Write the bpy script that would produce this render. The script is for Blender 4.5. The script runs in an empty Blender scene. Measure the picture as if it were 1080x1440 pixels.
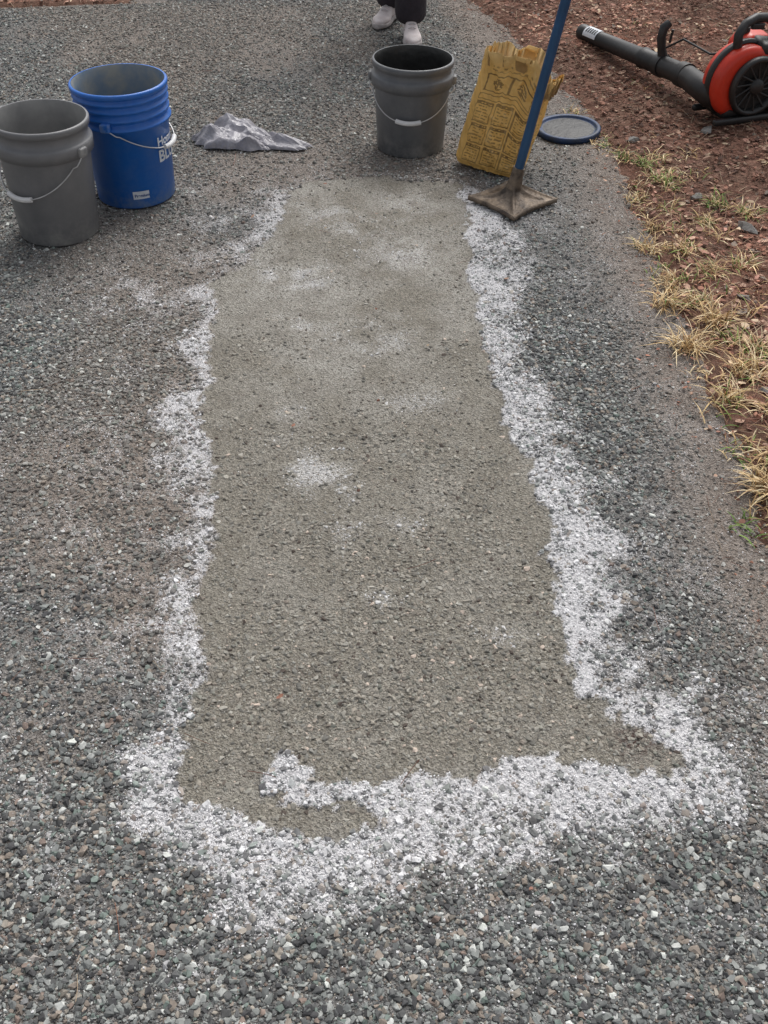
import bpy, bmesh, math, random
import numpy as np
from mathutils import Vector, Matrix, Euler
random.seed(5); rng=np.random.default_rng(11)
S=bpy.context.scene
rad=math.radians

# ---------------------------------------------------------------- noise
def hsh(ix,iy,s):
    n=(ix.astype(np.int64)*374761393+iy.astype(np.int64)*668265263+s*1442695041)&0xffffffff
    n=((n^(n>>13))*1274126177)&0xffffffff
    n=n^(n>>16)
    return (n&0xffffff)/float(0xffffff)
def vn(x,y,s=0):
    x=np.asarray(x,float);y=np.asarray(y,float)
    ix=np.floor(x);iy=np.floor(y);fx=x-ix;fy=y-iy
    fx=fx*fx*(3-2*fx);fy=fy*fy*(3-2*fy)
    a=hsh(ix,iy,s);b=hsh(ix+1,iy,s);c=hsh(ix,iy+1,s);d=hsh(ix+1,iy+1,s)
    return (a*(1-fx)+b*fx)*(1-fy)+(c*(1-fx)+d*fx)*fy
def fbm(x,y,s=0,o=4):
    r=0;a=.5;t=0
    for i in range(o):
        r=r+a*vn(x*2**i+i*17.3,y*2**i-i*9.1,s+i);t+=a;a*=.55
    return r/t
def sst(a,b,x):
    t=np.clip((x-a)/(b-a),0,1);return t*t*(3-2*t)

# ---------------------------------------------------------------- layout (metres)
# treated patch outline: x, y, width of the white powder fringe
PATCH=[(-.304,3.57,.12),(-.053,3.60,.03),(.263,3.55,.04),(.312,3.30,.14),(.276,2.94,.18),(.282,2.63,.14),
(.290,2.36,.13),(.320,2.125,.15),(.346,1.945,.15),(.363,1.77,.17),(.400,1.67,.13),(.370,1.567,.12),(.380,1.40,.11),
(.378,1.285,.14),(.385,1.205,.17),(.450,1.162,.16),(.500,1.105,.13),(.543,1.06,.10),(.536,1.03,.12),(.468,1.04,.17),
(.390,1.037,.18),(.301,1.055,.20),(.236,1.05,.20),(.154,1.014,.19),(.078,1.03,.20),(-.013,1.014,.19),(-.10,1.01,.18),(-.15,1.055,.16),
(-.19,1.075,.16),(-.225,1.03,.16),(-.225,.985,.16),(-.13,.965,.16),(-.03,.962,.16),(-.005,.93,.15),(-.06,.905,.15),(-.174,.905,.14),(-.275,.935,.12),(-.359,.965,.10),
(-.389,1.052,.08),(-.361,1.162,.10),(-.37,1.285,.12),(-.415,1.439,.11),(-.381,1.59,.14),(-.398,1.783,.15),(-.443,1.945,.12),
(-.493,2.158,.10),(-.494,2.395,.08),(-.512,2.63,.09),(-.547,2.80,.16),(-.46,2.94,.22),(-.394,3.09,.24),(-.351,3.36,.22)]
PA=np.array(PATCH)
def sdf(x,y):
    best=np.full(x.shape,1e9);w=np.full(x.shape,.15);ins=np.zeros(x.shape,bool)
    n=len(PA)
    for i in range(n):
        ax,ay,aw=PA[i];bx,by,bw=PA[(i+1)%n]
        dx,dy=bx-ax,by-ay
        t=np.clip(((x-ax)*dx+(y-ay)*dy)/(dx*dx+dy*dy),0,1)
        d=np.hypot(x-ax-t*dx,y-ay-t*dy)
        m=d<best;best=np.where(m,d,best);w=np.where(m,aw+(bw-aw)*t,w)
        c=((ay>y)!=(by>y))
        with np.errstate(divide='ignore',invalid='ignore'):
            xx=(bx-ax)*(y-ay)/((by-ay) if by!=ay else 1e-9)+ax
        ins^=(c&(x<xx))
    return np.where(ins,-best,best),w
SMEAR=[(-.165,1.88,.07,.07,.85),(-.11,1.80,.05,.04,.6),(-.097,1.648,.05,.05,.4),(.008,1.45,.07,.035,.55),(.057,1.685,.06,.03,.45),(.24,1.341,.05,.03,.45),
(-.317,2.87,.11,.05,1.0),(-.25,2.80,.08,.04,.8),(-.143,2.52,.14,.05,.7),(-.02,2.46,.09,.06,.5),(-.17,2.40,.05,.05,.45),(.086,2.17,.09,.05,.4),(-.073,3.19,.13,.1,.6),(.04,3.0,.14,.12,.5),(-.2,3.3,.12,.1,.5),(.1,3.35,.1,.1,.4),(-.28,2.1,.08,.12,.3)]
def field(x,y):
    wx=x+.034*(fbm(x*11,y*11,3)-.5)*2+.014*(vn(x*60,y*60,4)-.5)*2
    wy=y+.028*(fbm(x*11+9,y*11,7)-.5)*2+.014*(vn(x*60,y*60,8)-.5)*2
    d,w=sdf(wx,wy)
    patch=sst(.012,-.012,d)
    t=d/w
    n=fbm(x*16,y*16,21,5)
    n2=fbm(x*4,y*4,31,3)
    left=sst(.0,-.3,x)*sst(1.0,1.25,y)
    p=np.clip(1.22-t*.95+(n-.5)*1.7+(n2-.5)*(1.1+.8*left)-.16*left,0,1)*np.clip(2.0-t,0,1)
    p=p*(1-.15*left)*(1-.35*sst(2.2,3.0,y)*sst(.15,-.1,x))*(1-.75*sst(3.42,3.56,y))
    p=np.where(d>0,np.clip(p,0,1),0)*(1-patch)
    far=np.clip(.24-(d-.12)*.38,0,.21)*np.clip((n-.45)*6,0,1)*sst(3.9,3.4,y)
    p=np.maximum(p,np.where(d>0,far,0))
    s=.42*np.exp(-((x+.76)/.26)**2-((y-2.72)/.20)**2)*np.clip((n-.38)*4,0,1)
    s=np.maximum(s,.36*np.exp(-((x+.52)/.16)**2-((y-3.15)/.28)**2)*np.clip((n-.34)*4,0,1))
    p=np.maximum(p,s*(1-patch))
    sm=np.zeros(x.shape)
    for cx,cy,sx,sy,a in SMEAR:
        # curved sweeps left by the broom / tamper
        yy=y-.35*(x-cx)**2/sx
        sm=np.maximum(sm,a*np.exp(-((x-cx)/sx)**2-((yy-cy)/sy)**2))
    sm=sm*np.clip((n-.36)*3.6,0,1)
    return patch,p,sm*patch,d
RY=[-5,0,1.5,3.1,3.8,4.58,5.18,5.91,7,9,12,20]
RX=[.9,.88,.87,.86,.88,.76,.62,.44,.0,-1.2,-4,-12]
LY=[-5,4,5.45,5.7,5.85,7,9,12,20]
LX=[-5,-4.5,-3.8,-2.6,-1.3,-1.9,-3.6,-7,-15]
def out(x,y):  # >0 outside the driveway
    n=(fbm(x*3,y*3,51)-.5)*.14+(fbm(x*14,y*14,52)-.5)*.09
    r=x-np.interp(y,RY,RX);l=np.interp(y,LY,LX)-x
    return np.maximum(r,l)+n
def hd(x,y): return .010*(fbm(x*1.5,y*1.5,61,3)-.5)+.008*(fbm(x*9,y*9,63,3)-.5)
def hg(x,y):
    o=out(x,y)
    return -.03+.045*sst(-.08,.12,o)+sst(-.02,.2,o)*(.035*(fbm(x*2.2,y*2.2,71,4)-.5)+.012*(fbm(x*12,y*12,72,3)-.5))+.04*sst(.3,1.6,o)

# ---------------------------------------------------------------- materials
def new_mat(name):
    m=bpy.data.materials.new(name);m.use_nodes=True
    nt=m.node_tree;b=nt.nodes['Principled BSDF'];return m,nt,b
def N(nt,t,**k):
    n=nt.nodes.new(t)
    for a,v in k.items():
        if a.startswith('i_'): n.inputs[a[2:].replace('_',' ')].default_value=v
        else: setattr(n,a,v)
    return n
def mixc(nt,f,a,b,blend='MIX'):
    m=nt.nodes.new('ShaderNodeMix');m.data_type='RGBA';m.blend_type=blend
    def put(s,v):
        if isinstance(v,bpy.types.NodeSocket): nt.links.new(v,s)
        elif isinstance(v,(float,int)): s.default_value=v
        else: s.default_value=(*v,1) if len(v)==3 else v
    put(m.inputs[0],f);put(m.inputs[6],a);put(m.inputs[7],b)
    return m.outputs[2]
def ramp(nt,f,lo,hi):
    r=nt.nodes.new('ShaderNodeMapRange');r.inputs[1].default_value=lo;r.inputs[2].default_value=hi
    nt.links.new(f,r.inputs[0]);return r.outputs[0]
def mathn(nt,op,a,b=0.):
    m=nt.nodes.new('ShaderNodeMath');m.operation=op
    for i,v in enumerate((a,b)):
        if isinstance(v,bpy.types.NodeSocket): nt.links.new(v,m.inputs[i])
        else: m.inputs[i].default_value=v
    return m.outputs[0]
def simple(name,c1,c2=None,scale=8,rough=.5,bump=.1,bscale=60,metal=0,dust=None,dusth=.1,spec=.5):
    m,nt,b=new_mat(name);c2=c2 or tuple(v*.7 for v in c1)
    tc=N(nt,'ShaderNodeTexCoord')
    n=N(nt,'ShaderNodeTexNoise',i_Scale=scale,i_Detail=6.,i_Roughness=.6)
    nt.links.new(tc.outputs['Object'],n.inputs['Vector'])
    col=mixc(nt,ramp(nt,n.outputs['Fac'],.35,.65),c1,c2)
    if dust:
        sx=N(nt,'ShaderNodeSeparateXYZ');nt.links.new(tc.outputs['Object'],sx.inputs[0])
        n3=N(nt,'ShaderNodeTexNoise',i_Scale=22.,i_Detail=8.,i_Roughness=.7);nt.links.new(tc.outputs['Object'],n3.inputs['Vector'])
        h=mathn(nt,'SUBTRACT',1.,ramp(nt,sx.outputs[2],0,dusth))
        f=mathn(nt,'MULTIPLY',mathn(nt,'ADD',mathn(nt,'MULTIPLY',h,.8),.14),ramp(nt,n3.outputs['Fac'],.42,.75))
        col=mixc(nt,f,col,dust)
    nt.links.new(col,b.inputs['Base Color'])
    b.inputs['Roughness'].default_value=rough;b.inputs['Metallic'].default_value=metal
    b.inputs['Specular IOR Level'].default_value=spec
    n2=N(nt,'ShaderNodeTexNoise',i_Scale=bscale,i_Detail=4.);nt.links.new(tc.outputs['Object'],n2.inputs['Vector'])
    bp=N(nt,'ShaderNodeBump',i_Strength=bump,i_Distance=.01)
    nt.links.new(n2.outputs['Fac'],bp.inputs['Height']);nt.links.new(bp.outputs[0],b.inputs['Normal'])
    return m
def attr_mat(name,attr,typ='GEOMETRY',rough=.85,nscale=120,nstr=.35,bump=.3):
    m,nt,b=new_mat(name)
    a=N(nt,'ShaderNodeAttribute');a.attribute_name=attr;a.attribute_type=typ
    tc=N(nt,'ShaderNodeTexCoord')
    n=N(nt,'ShaderNodeTexNoise',i_Scale=nscale,i_Detail=2.);nt.links.new(tc.outputs['Object'],n.inputs['Vector'])
    f=ramp(nt,n.outputs['Fac'],.3,.7)
    c=mixc(nt,nstr,a.outputs['Color'],mixc(nt,f,(.55,.55,.55),(1.5,1.5,1.5)),'MULTIPLY')
    nt.links.new(c,b.inputs['Base Color']);b.inputs['Roughness'].default_value=rough
    b.inputs['Specular IOR Level'].default_value=.3
    if bump:
        bp=N(nt,'ShaderNodeBump',i_Strength=bump,i_Distance=.002)
        nt.links.new(n.outputs['Fac'],bp.inputs['Height']);nt.links.new(bp.outputs[0],b.inputs['Normal'])
    return m

# ---------------------------------------------------------------- mesh helpers
def link(o,parent=None):
    S.collection.objects.link(o)
    if parent is not None: o.parent=parent
    return o
def empty(name,loc=(0,0,0),rot=(0,0,0)):
    e=bpy.data.objects.new(name,None);e.empty_display_size=.1;e.location=loc;e.rotation_euler=rot;link(e);return e
def mobj(name,v,f,mat=None,parent=None,smooth=True,loc=(0,0,0),rot=(0,0,0)):
    me=bpy.data.meshes.new(name);me.from_pydata([tuple(map(float,p)) for p in v],[],f);me.update()
    if smooth: me.shade_smooth()
    if mat: me.materials.append(mat)
    o=bpy.data.objects.new(name,me);o.location=loc;o.rotation_euler=rot;return link(o,parent)
def fast_grid(name,X,Y,Z,mask=None,attrs={},mat=None,parent=None):
    ny,nx=X.shape
    co=np.stack([X,Y,Z],-1).reshape(-1,3)
    i=np.arange(ny*nx).reshape(ny,nx)
    q=np.stack([i[:-1,:-1],i[:-1,1:],i[1:,1:],i[1:,:-1]],-1).reshape(-1,4)
    if mask is not None:
        mk=mask.reshape(-1);q=q[mk[q].all(1)]
    me=bpy.data.meshes.new(name)
    me.vertices.add(len(co));me.vertices.foreach_set('co',co.ravel())
    me.loops.add(q.size);me.loops.foreach_set('vertex_index',q.ravel())
    me.polygons.add(len(q));me.polygons.foreach_set('loop_start',np.arange(len(q))*4)
    me.update(calc_edges=True);me.validate()
    for k,v in attrs.items():
        a=me.attributes.new(k,'FLOAT','POINT');a.data.foreach_set('value',v.reshape(-1).astype(np.float32))
    me.shade_smooth()
    if mat: me.materials.append(mat)
    o=bpy.data.objects.new(name,me);return link(o,parent)
def lathe(name,prof,mat,parent,seg=72,loc=(0,0,0),rot=(0,0,0),wob=0):
    v=[];f=[];n=len(prof)
    for j in range(seg):
        a=2*math.pi*j/seg
        for r,z in prof:
            rr=r*(1+wob*math.sin(2*a+1)) ; v.append((rr*math.cos(a),rr*math.sin(a),z))
    for j in range(seg):
        k=(j+1)%seg
        for i in range(n-1):
            f.append((j*n+i,k*n+i,k*n+i+1,j*n+i+1))
    o=mobj(name,v,f,mat,parent,True,loc,rot)
    bm=bmesh.new();bm.from_mesh(o.data);bmesh.ops.remove_doubles(bm,verts=bm.verts,dist=1e-5);bm.normal_update();bm.to_mesh(o.data);bm.free()
    o.data.shade_smooth()
    return o
def rbox(name,size,loc,rot,mat,parent,bev=.01,seg=3,taper=None):
    bm=bmesh.new();bmesh.ops.create_cube(bm,size=1)
    for v in bm.verts:
        if taper and v.co.z>0: v.co.x*=taper[0];v.co.y*=taper[1]
        v.co.x*=size[0];v.co.y*=size[1];v.co.z*=size[2]
    bmesh.ops.bevel(bm,geom=bm.edges[:]+bm.verts[:],offset=bev,segments=seg,profile=.5,affect='EDGES')
    me=bpy.data.meshes.new(name);bm.to_mesh(me);bm.free();me.shade_smooth();me.materials.append(mat)
    o=bpy.data.objects.new(name,me);o.location=loc;o.rotation_euler=rot;return link(o,parent)
def tube(name,pts,r,mat,parent,radii=None,smooth=True,res=6):
    cu=bpy.data.curves.new(name,'CURVE');cu.dimensions='3D';cu.bevel_depth=r;cu.bevel_resolution=res;cu.use_fill_caps=True
    sp=cu.splines.new('POLY');sp.points.add(len(pts)-1)
    for i,p in enumerate(pts):
        sp.points[i].co=(*p,1);sp.points[i].radius=radii[i] if radii else 1
    sp.use_smooth=True
    cu.materials.append(mat);o=bpy.data.objects.new(name,cu);return link(o,parent)
def loft(name,rings,mat,parent,loc=(0,0,0),rot=(0,0,0)):
    n=len(rings[0]);v=[p for r in rings for p in r];f=[]
    for i in range(len(rings)-1):
        for j in range(n):
            k=(j+1)%n;f.append((i*n+j,i*n+k,(i+1)*n+k,(i+1)*n+j))
    f.append(tuple(range(n))[::-1]);f.append(tuple((len(rings)-1)*n+j for j in range(n)))
    return mobj(name,v,f,mat,parent,True,loc,rot)
def skin(name,verts,edges,radii,mat,parent,sub=2):
    me=bpy.data.meshes.new(name);me.from_pydata(verts,edges,[]);me.materials.append(mat)
    o=bpy.data.objects.new(name,me);link(o,parent)
    md=o.modifiers.new('Skin','SKIN');md.use_smooth_shade=True
    for i,sv in enumerate(me.skin_vertices[0].data):
        r=radii[i];sv.radius=(r,r) if not isinstance(r,tuple) else r
        sv.use_root=(i==0)
    s=o.modifiers.new('Sub','SUBSURF');s.levels=sub;s.render_levels=sub
    return o

# ---------------------------------------------------------------- ground / driveway
def sheet_mat():
    m,nt,b=new_mat('gravel_fines')
    tc=N(nt,'ShaderNodeTexCoord');co=tc.outputs['Object']
    def noise(s,d=5.,r=.6):
        n=N(nt,'ShaderNodeTexNoise',i_Scale=s,i_Detail=d,i_Roughness=r);nt.links.new(co,n.inputs['Vector']);return n.outputs['Fac']
    def vor(s):
        n=N(nt,'ShaderNodeTexVoronoi',i_Scale=s);nt.links.new(co,n.inputs['Vector']);return n
    def at(k):
        a=N(nt,'ShaderNodeAttribute');a.attribute_name=k;return a.outputs['Fac']
    v1=vor(170.);v2=vor(420.)
    sp=N(nt,'ShaderNodeSeparateColor');nt.links.new(v1.outputs['Color'],sp.inputs[0])
    sp2=N(nt,'ShaderNodeSeparateColor');nt.links.new(v2.outputs['Color'],sp2.inputs[0])
    grain=mathn(nt,'ADD',mathn(nt,'MULTIPLY',sp.outputs[0],.5),mathn(nt,'MULTIPLY',sp2.outputs[1],.5))
    g=ramp(nt,grain,.1,.9)
    base=mixc(nt,g,(.060,.058,.055),(.30,.29,.278))
    brown=mixc(nt,g,(.135,.112,.095),(.36,.312,.275))
    base=mixc(nt,at('brown'),base,brown)
    pat=mixc(nt,g,(.150,.137,.113),(.345,.32,.272))
    patl=mixc(nt,g,(.25,.237,.21),(.50,.48,.44))
    pat=mixc(nt,at('tone'),pat,patl)
    pat=mixc(nt,mathn(nt,'MULTIPLY',ramp(nt,noise(11.),.5,.70),.4),pat,(.155,.134,.108))
    col=mixc(nt,at('patch'),base,pat)
    dk=mixc(nt,g,(.045,.022,.02),(.11,.07,.06))
    col=mixc(nt,mathn(nt,'MULTIPLY',at('stain'),ramp(nt,noise(90.),.40,.55)),col,dk)
    white=mixc(nt,g,(.60,.59,.60),(.82,.81,.825))
    pw=mathn(nt,'ADD',mathn(nt,'MULTIPLY',at('powder'),1.2),mathn(nt,'MULTIPLY',mathn(nt,'SUBTRACT',mathn(nt,'MULTIPLY',mathn(nt,'ADD',noise(95.,4.),sp2.outputs[2]),.5),.5),1.1))
    col=mixc(nt,mathn(nt,'MINIMUM',ramp(nt,pw,.20,.80),at('pcap')),col,white)
    nt.links.new(col,b.inputs['Base Color']);b.inputs['Roughness'].default_value=.92
    b.inputs['Specular IOR Level'].default_value=.2
    bp=N(nt,'ShaderNodeBump',i_Strength=.9,i_Distance=.005)
    hh=mathn(nt,'ADD',v1.outputs['Distance'],mathn(nt,'MULTIPLY',v2.outputs['Distance'],.6))
    nt.links.new(hh,bp.inputs['Height']);nt.links.new(bp.outputs[0],b.inputs['Normal'])
    return m
M_sheet=sheet_mat()
gx=np.concatenate([np.linspace(-5,-2.7,40)[:-1],np.linspace(-2.7,1.3,400)])
gy=np.concatenate([np.linspace(-3,.3,40)[:-1],np.linspace(.3,6.6,560)[:-1],np.linspace(6.6,14,60)])
X,Y=np.meshgrid(gx,gy)
o_=out(X,Y);pt,pw,sm,dd=field(X,Y)
shoulder=sst(-.30,-.04,o_)*(.65+.7*(fbm(X*5,Y*5,81)-.3))
brown=np.clip(shoulder+.9*sst(.43,.70,fbm(X*1.6,Y*1.1,82))*.9+.4*np.exp(-((X+.62)/.14)**2)*(Y<2.6),0,1)
stain=np.maximum(np.exp(-(((X-.47)/.045)**2+((Y-1.095)/.04)**2)),.5*np.exp(-(((X+.17)/.03)**2+((Y-1.25)/.03)**2)))
tone=np.clip(sm*1.3+.55*sst(.42,.66,fbm(X*4.5,Y*3.5,84))*sst(1.5,2.4,Y)+.30*sst(.5,.7,fbm(X*8,Y*8,85)),0,1)
fast_grid('gravel_driveway',X,Y,hd(X,Y)-.04*sst(.0,.16,o_)-pt*.002,o_<.16,
  dict(patch=pt,powder=np.maximum(pw,sm*.6),pcap=np.where(pt>.5,.5,.95),brown=brown,stain=stain,tone=tone),M_sheet)

def floor_mat():
    m,nt,b=new_mat('forest_floor')
    tc=N(nt,'ShaderNodeTexCoord');co=tc.outputs['Object']
    def noise(s,d=6.,r=.65):
        n=N(nt,'ShaderNodeTexNoise',i_Scale=s,i_Detail=d,i_Roughness=r);nt.links.new(co,n.inputs['Vector']);return n.outputs['Fac']
    c=mixc(nt,ramp(nt,noise(30.),.38,.62),(.08,.042,.030),(.24,.13,.095))
    c=mixc(nt,ramp(nt,noise(3.),.45,.7),c,(.17,.105,.078))
    c=mixc(nt,mathn(nt,'MULTIPLY',ramp(nt,noise(140.,3.),.55,.7),.6),c,(.34,.23,.17))
    nt.links.new(c,b.inputs['Base Color']);b.inputs['Roughness'].default_value=.95;b.inputs['Specular IOR Level'].default_value=.15
    bp=N(nt,'ShaderNodeBump',i_Strength=.9,i_Distance=.01);nt.links.new(noise(90.),bp.inputs['Height']);nt.links.new(bp.outputs[0],b.inputs['Normal'])
    return m
hx=np.concatenate([[-300,-120,-50,-20,-10],np.linspace(-5.5,3.6,300),[5,10,20,50,120,300]])
hy=np.concatenate([[-300,-100,-30,-8],np.linspace(-3,7.5,330),[9,12,16,25,60,140,300]])
X2,Y2=np.meshgrid(hx,hy)
Z2=hg(X2,Y2)
fast_grid('ground',X2,Y2,Z2,None,{},floor_mat())

# ---------------------------------------------------------------- instancing
def stone_mesh(name,seed,mat,flat=.6,n=13):
    r=random.Random(seed);bm=bmesh.new()
    for i in range(n):
        p=Vector((r.gauss(0,1),r.gauss(0,1),r.gauss(0,1))).normalized()*r.uniform(.8,1.05)
        bm.verts.new((p.x*.5,p.y*.5*r.uniform(.75,1),p.z*.5*flat))
    res=bmesh.ops.convex_hull(bm,input=bm.verts)
    bmesh.ops.delete(bm,geom=[g for g in res['geom_interior'] if isinstance(g,bmesh.types.BMVert)],context='VERTS')
    me=bpy.data.meshes.new(name);bm.to_mesh(me);bm.free();me.materials.append(mat)
    return bpy.data.objects.new(name,me)
def collection(name,objs):
    c=bpy.data.collections.new(name)
    for o in objs:c.objects.link(o)
    return c
def scatter(name,pos,rot,scl,col,idx,coll):
    n=len(pos);me=bpy.data.meshes.new(name);me.vertices.add(n);me.vertices.foreach_set('co',pos.astype(np.float32).ravel())
    for k,t,a,key in (('irot','FLOAT_VECTOR',rot,'vector'),('iscl','FLOAT_VECTOR',scl,'vector'),('icol','FLOAT_COLOR',np.c_[col,np.ones(n)],'color'),('iidx','INT',idx,'value')):
        at=me.attributes.new(k,t,'POINT');at.data.foreach_set(key,(a.astype(np.int32) if t=='INT' else a.astype(np.float32)).ravel())
    o=bpy.data.objects.new(name,me);link(o)
    g=bpy.data.node_groups.new(name+'_scatter','GeometryNodeTree')
    g.interface.new_socket('Geometry',in_out='INPUT',socket_type='NodeSocketGeometry')
    g.interface.new_socket('Geometry',in_out='OUTPUT',socket_type='NodeSocketGeometry')
    L=g.links;nn=g.nodes
    gi=nn.new('NodeGroupInput');go=nn.new('NodeGroupOutput')
    ci=nn.new('GeometryNodeCollectionInfo');ci.inputs[0].default_value=coll;ci.inputs[1].default_value=True;ci.inputs[2].default_value=True
    ip=nn.new('GeometryNodeInstanceOnPoints');ip.inputs['Pick Instance'].default_value=True
    def na(k,t):
        a=nn.new('GeometryNodeInputNamedAttribute');a.data_type=t;a.inputs[0].default_value=k;return a.outputs[0]
    er=nn.new('FunctionNodeEulerToRotation')
    L.new(na('irot','FLOAT_VECTOR'),er.inputs[0]);L.new(er.outputs[0],ip.inputs['Rotation'])
    L.new(na('iscl','FLOAT_VECTOR'),ip.inputs['Scale']);L.new(na('iidx','INT'),ip.inputs['Instance Index'])
    L.new(gi.outputs[0],ip.inputs['Points']);L.new(ci.outputs[0],ip.inputs['Instance']);L.new(ip.outputs[0],go.inputs[0])
    md=o.modifiers.new('scatter','NODES');md.node_group=g
    return o
M_stone=attr_mat('crushed_stone','icol','INSTANCER',.8,2.5,.4,0)
stones=collection('stone_shapes',[stone_mesh('s%02d'%i,100+i,M_stone,random.uniform(.45,.75)) for i in range(12)])

PAL=np.array([(.115,.117,.116),(.165,.173,.169),(.230,.243,.232),(.31,.32,.305),(.50,.51,.485),(.25,.212,.18),(.070,.070,.072),(.31,.28,.24),(.17,.205,.185),(.22,.17,.145)])
PW=np.array([.2,.20,.16,.1,.05,.09,.16,.07,.07,.03])
def gen(n,smin,smax,x0,x1,y0,y1):
    x=rng.uniform(x0,x1,n);y=rng.uniform(y0,y1,n)
    k=np.abs(x)<.42*y+.62
    x,y=x[k],y[k];n=len(x)
    s=smin+(smax-smin)*rng.random(n)**1.8
    return x,y,s
P=[];C=[];SC=[]
def add_stones(x,y,s,kind):
    o=out(x,y);pt,pw,sm,d=field(x,y)
    n=len(x);r=rng.random(n)
    chips=sst(2.3,1.7,y)*sst(.9,1.15,y)*(.15+1.0*sst(.36,.62,fbm(x*6,y*6,90)))+.40*sst(.5,.65,fbm(x*5,y*5,91))
    shoulder=sst(-.22,-.02,o)
    dens=.40+.60*sst(.36,.55,fbm(x*2.2,y*1.6,92))
    keep=np.where(pt>.5,(.07+.40*chips) if kind=='big' else (.30+.35*chips), dens*(1-.52*pw)*(1-.78*shoulder))
    k=(r<keep)&(o<.04)
    x,y,s,pt,pw,sm,o=[a[k] for a in (x,y,s,pt,pw,sm,o)];n=len(x)
    s=np.where(pt>.5,s*.85,s)*(1-.25*sst(-.3,-.05,o))
    ci=rng.choice(len(PAL),n,p=PW/PW.sum());c=PAL[ci]*(rng.uniform(.70,1.3,n)[:,None])
    pc=np.array((.265,.243,.205))*rng.uniform(.5,1.6,n)[:,None]
    c=np.where((pt>.5)[:,None],c*.32+pc*.70,c)
    hot=(pt>.5)&(sm>.10)&(rng.random(n)<sm*(1.2 if kind=='big' else .6));c[hot]=np.array((.68,.67,.66))*rng.uniform(.65,1.05,hot.sum())[:,None]
    pink=(pt>.5)&(rng.random(n)<.02);c[pink]=(.54,.45,.38)
    drk=(pt>.5)&(rng.random(n)<.03);c[drk]=(.10,.08,.068)
    bz=np.clip(sst(-.3,-.02,o)*.6+.6*sst(.45,.70,fbm(x*1.6,y*1.1,82)),0,1)*(pt<.5)
    c=c*(1-bz[:,None]*.6)+np.array((.26,.222,.188))*bz[:,None]*.6
    lt=(pt<.5)&(rng.random(n)<.012);c[lt]=np.array((.60,.62,.58))
    wq=rng.random(n)
    dust=np.where(wq<pw*.42,rng.uniform(.5,1.,n),pw*.18)*(pt<.5)*np.clip(pw*3,0,1)
    c=c*(1-dust[:,None])+np.array((.76,.755,.765))*dust[:,None]
    z=hd(x,y)+s*rng.uniform(.0,.16,n)-np.where(pt>.5,s*.10+.002,0)
    P.append(np.c_[x,y,z]);C.append(c);SC.append(s)
add_stones(*gen(190000,.008,.020,-2.7,1.0,.3,6.4),'big')
add_stones(*gen(70000,.007,.020,-1.1,1.0,.3,2.6),'big')
add_stones(*gen(190000,.004,.009,-1.4,1.0,.3,3.2),'small')
add_stones(*gen(65000,.005,.011,-2.6,1.0,3.0,6.3),'small')
x,y,s=gen(340000,.0024,.0060,-1.2,.9,.6,3.9)
pt,pw,sm,d=field(x,y);k=(rng.random(len(x))<np.where(pt>.5,sm*.22,pw**1.2*.78+.014*(d<.9)))
x,y,s=x[k],y[k],s[k]
P.append(np.c_[x,y,hd(x,y)+rng.uniform(.0,.007,len(x))]);SC.append(s);C.append(np.ones((len(x),3))*np.array((.80,.795,.805))*rng.uniform(.78,1.02,len(x))[:,None])
P=np.concatenate(P);C=np.concatenate(C);SC=np.concatenate(SC);n=len(P);print('stones',n)
rot=np.c_[rng.uniform(-.5,.5,n),rng.uniform(-.5,.5,n),rng.uniform(0,6.283,n)]
scl=np.c_[SC*rng.uniform(.8,1.35,n),SC*rng.uniform(.7,1.1,n),SC*rng.uniform(.6,1.1,n)]
scatter('gravel',P,rot,scl,C,rng.integers(0,12,n),stones)

# leaf litter
M_lit=attr_mat('litter','icol','INSTANCER',.85,20,.5,0)
def leafm(name,seed):
    r=random.Random(seed);v=[];f=[];n=7;c1,c2=r.uniform(-.5,.9),r.uniform(-.6,.8)
    for i in range(n):
        t=i/(n-1);w=.32*math.sin(math.pi*(t*.93+.05))**.8*r.uniform(.75,1.15)
        for j in (-1,-.5,0,.5,1):
            v.append((t-.5,j*w,.25*c1*(t-.5)**2*4*.4+.3*c2*abs(j)*w+r.uniform(-.02,.02)))
    for i in range(n-1):
        for j in range(4): a=i*5+j;f.append((a,a+1,a+6,a+5))
    me=bpy.data.meshes.new(name);me.from_pydata(v,[],f);me.shade_smooth();me.materials.append(M_lit);return bpy.data.objects.new(name,me)
def needle(name,seed):
    r=random.Random(seed);v=[];f=[];n=6;cb=r.uniform(-.25,.25);w=.012
    for i in range(n):
        t=i/(n-1);cx,cy=t-.5,cb*(t-.5)**2*4
        v+=[(cx,cy-w,0),(cx,cy+w,0),(cx,cy,w*1.5)]
    for i in range(n-1):
        for j in range(3): a=i*3+j;b=i*3+(j+1)%3;f.append((a,b,b+3,a+3))
    me=bpy.data.meshes.new(name);me.from_pydata(v,[],f);me.materials.append(M_lit);return bpy.data.objects.new(name,me)
lo=[leafm('a%d'%i,i+1) for i in range(4)]+[needle('b%d'%i,i+9) for i in range(4)]+[stone_mesh('c%d'%i,300+i,M_lit,.35) for i in range(4)]
litc=collection('litter_shapes',lo)
LP=np.array([(.30,.150,.105),(.22,.105,.072),(.12,.062,.045),(.40,.26,.19),(.35,.19,.145),(.52,.40,.28),(.18,.145,.12)])
LW=np.array([.24,.18,.13,.15,.14,.09,.07])
n=80000
x=np.concatenate([rng.uniform(.3,3.3,n),rng.uniform(-3.4,-1.0,6000)]);y=np.concatenate([rng.uniform(.8,7.3,n),rng.uniform(5.3,7.2,6000)])
o=out(x,y);k=(rng.random(len(x))<sst(-.16,.12,o)*.96+.0);x,y,o=x[k],y[k],o[k];n=len(x)
typ=rng.choice(3,n,p=[.20,.52,.28])
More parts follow.
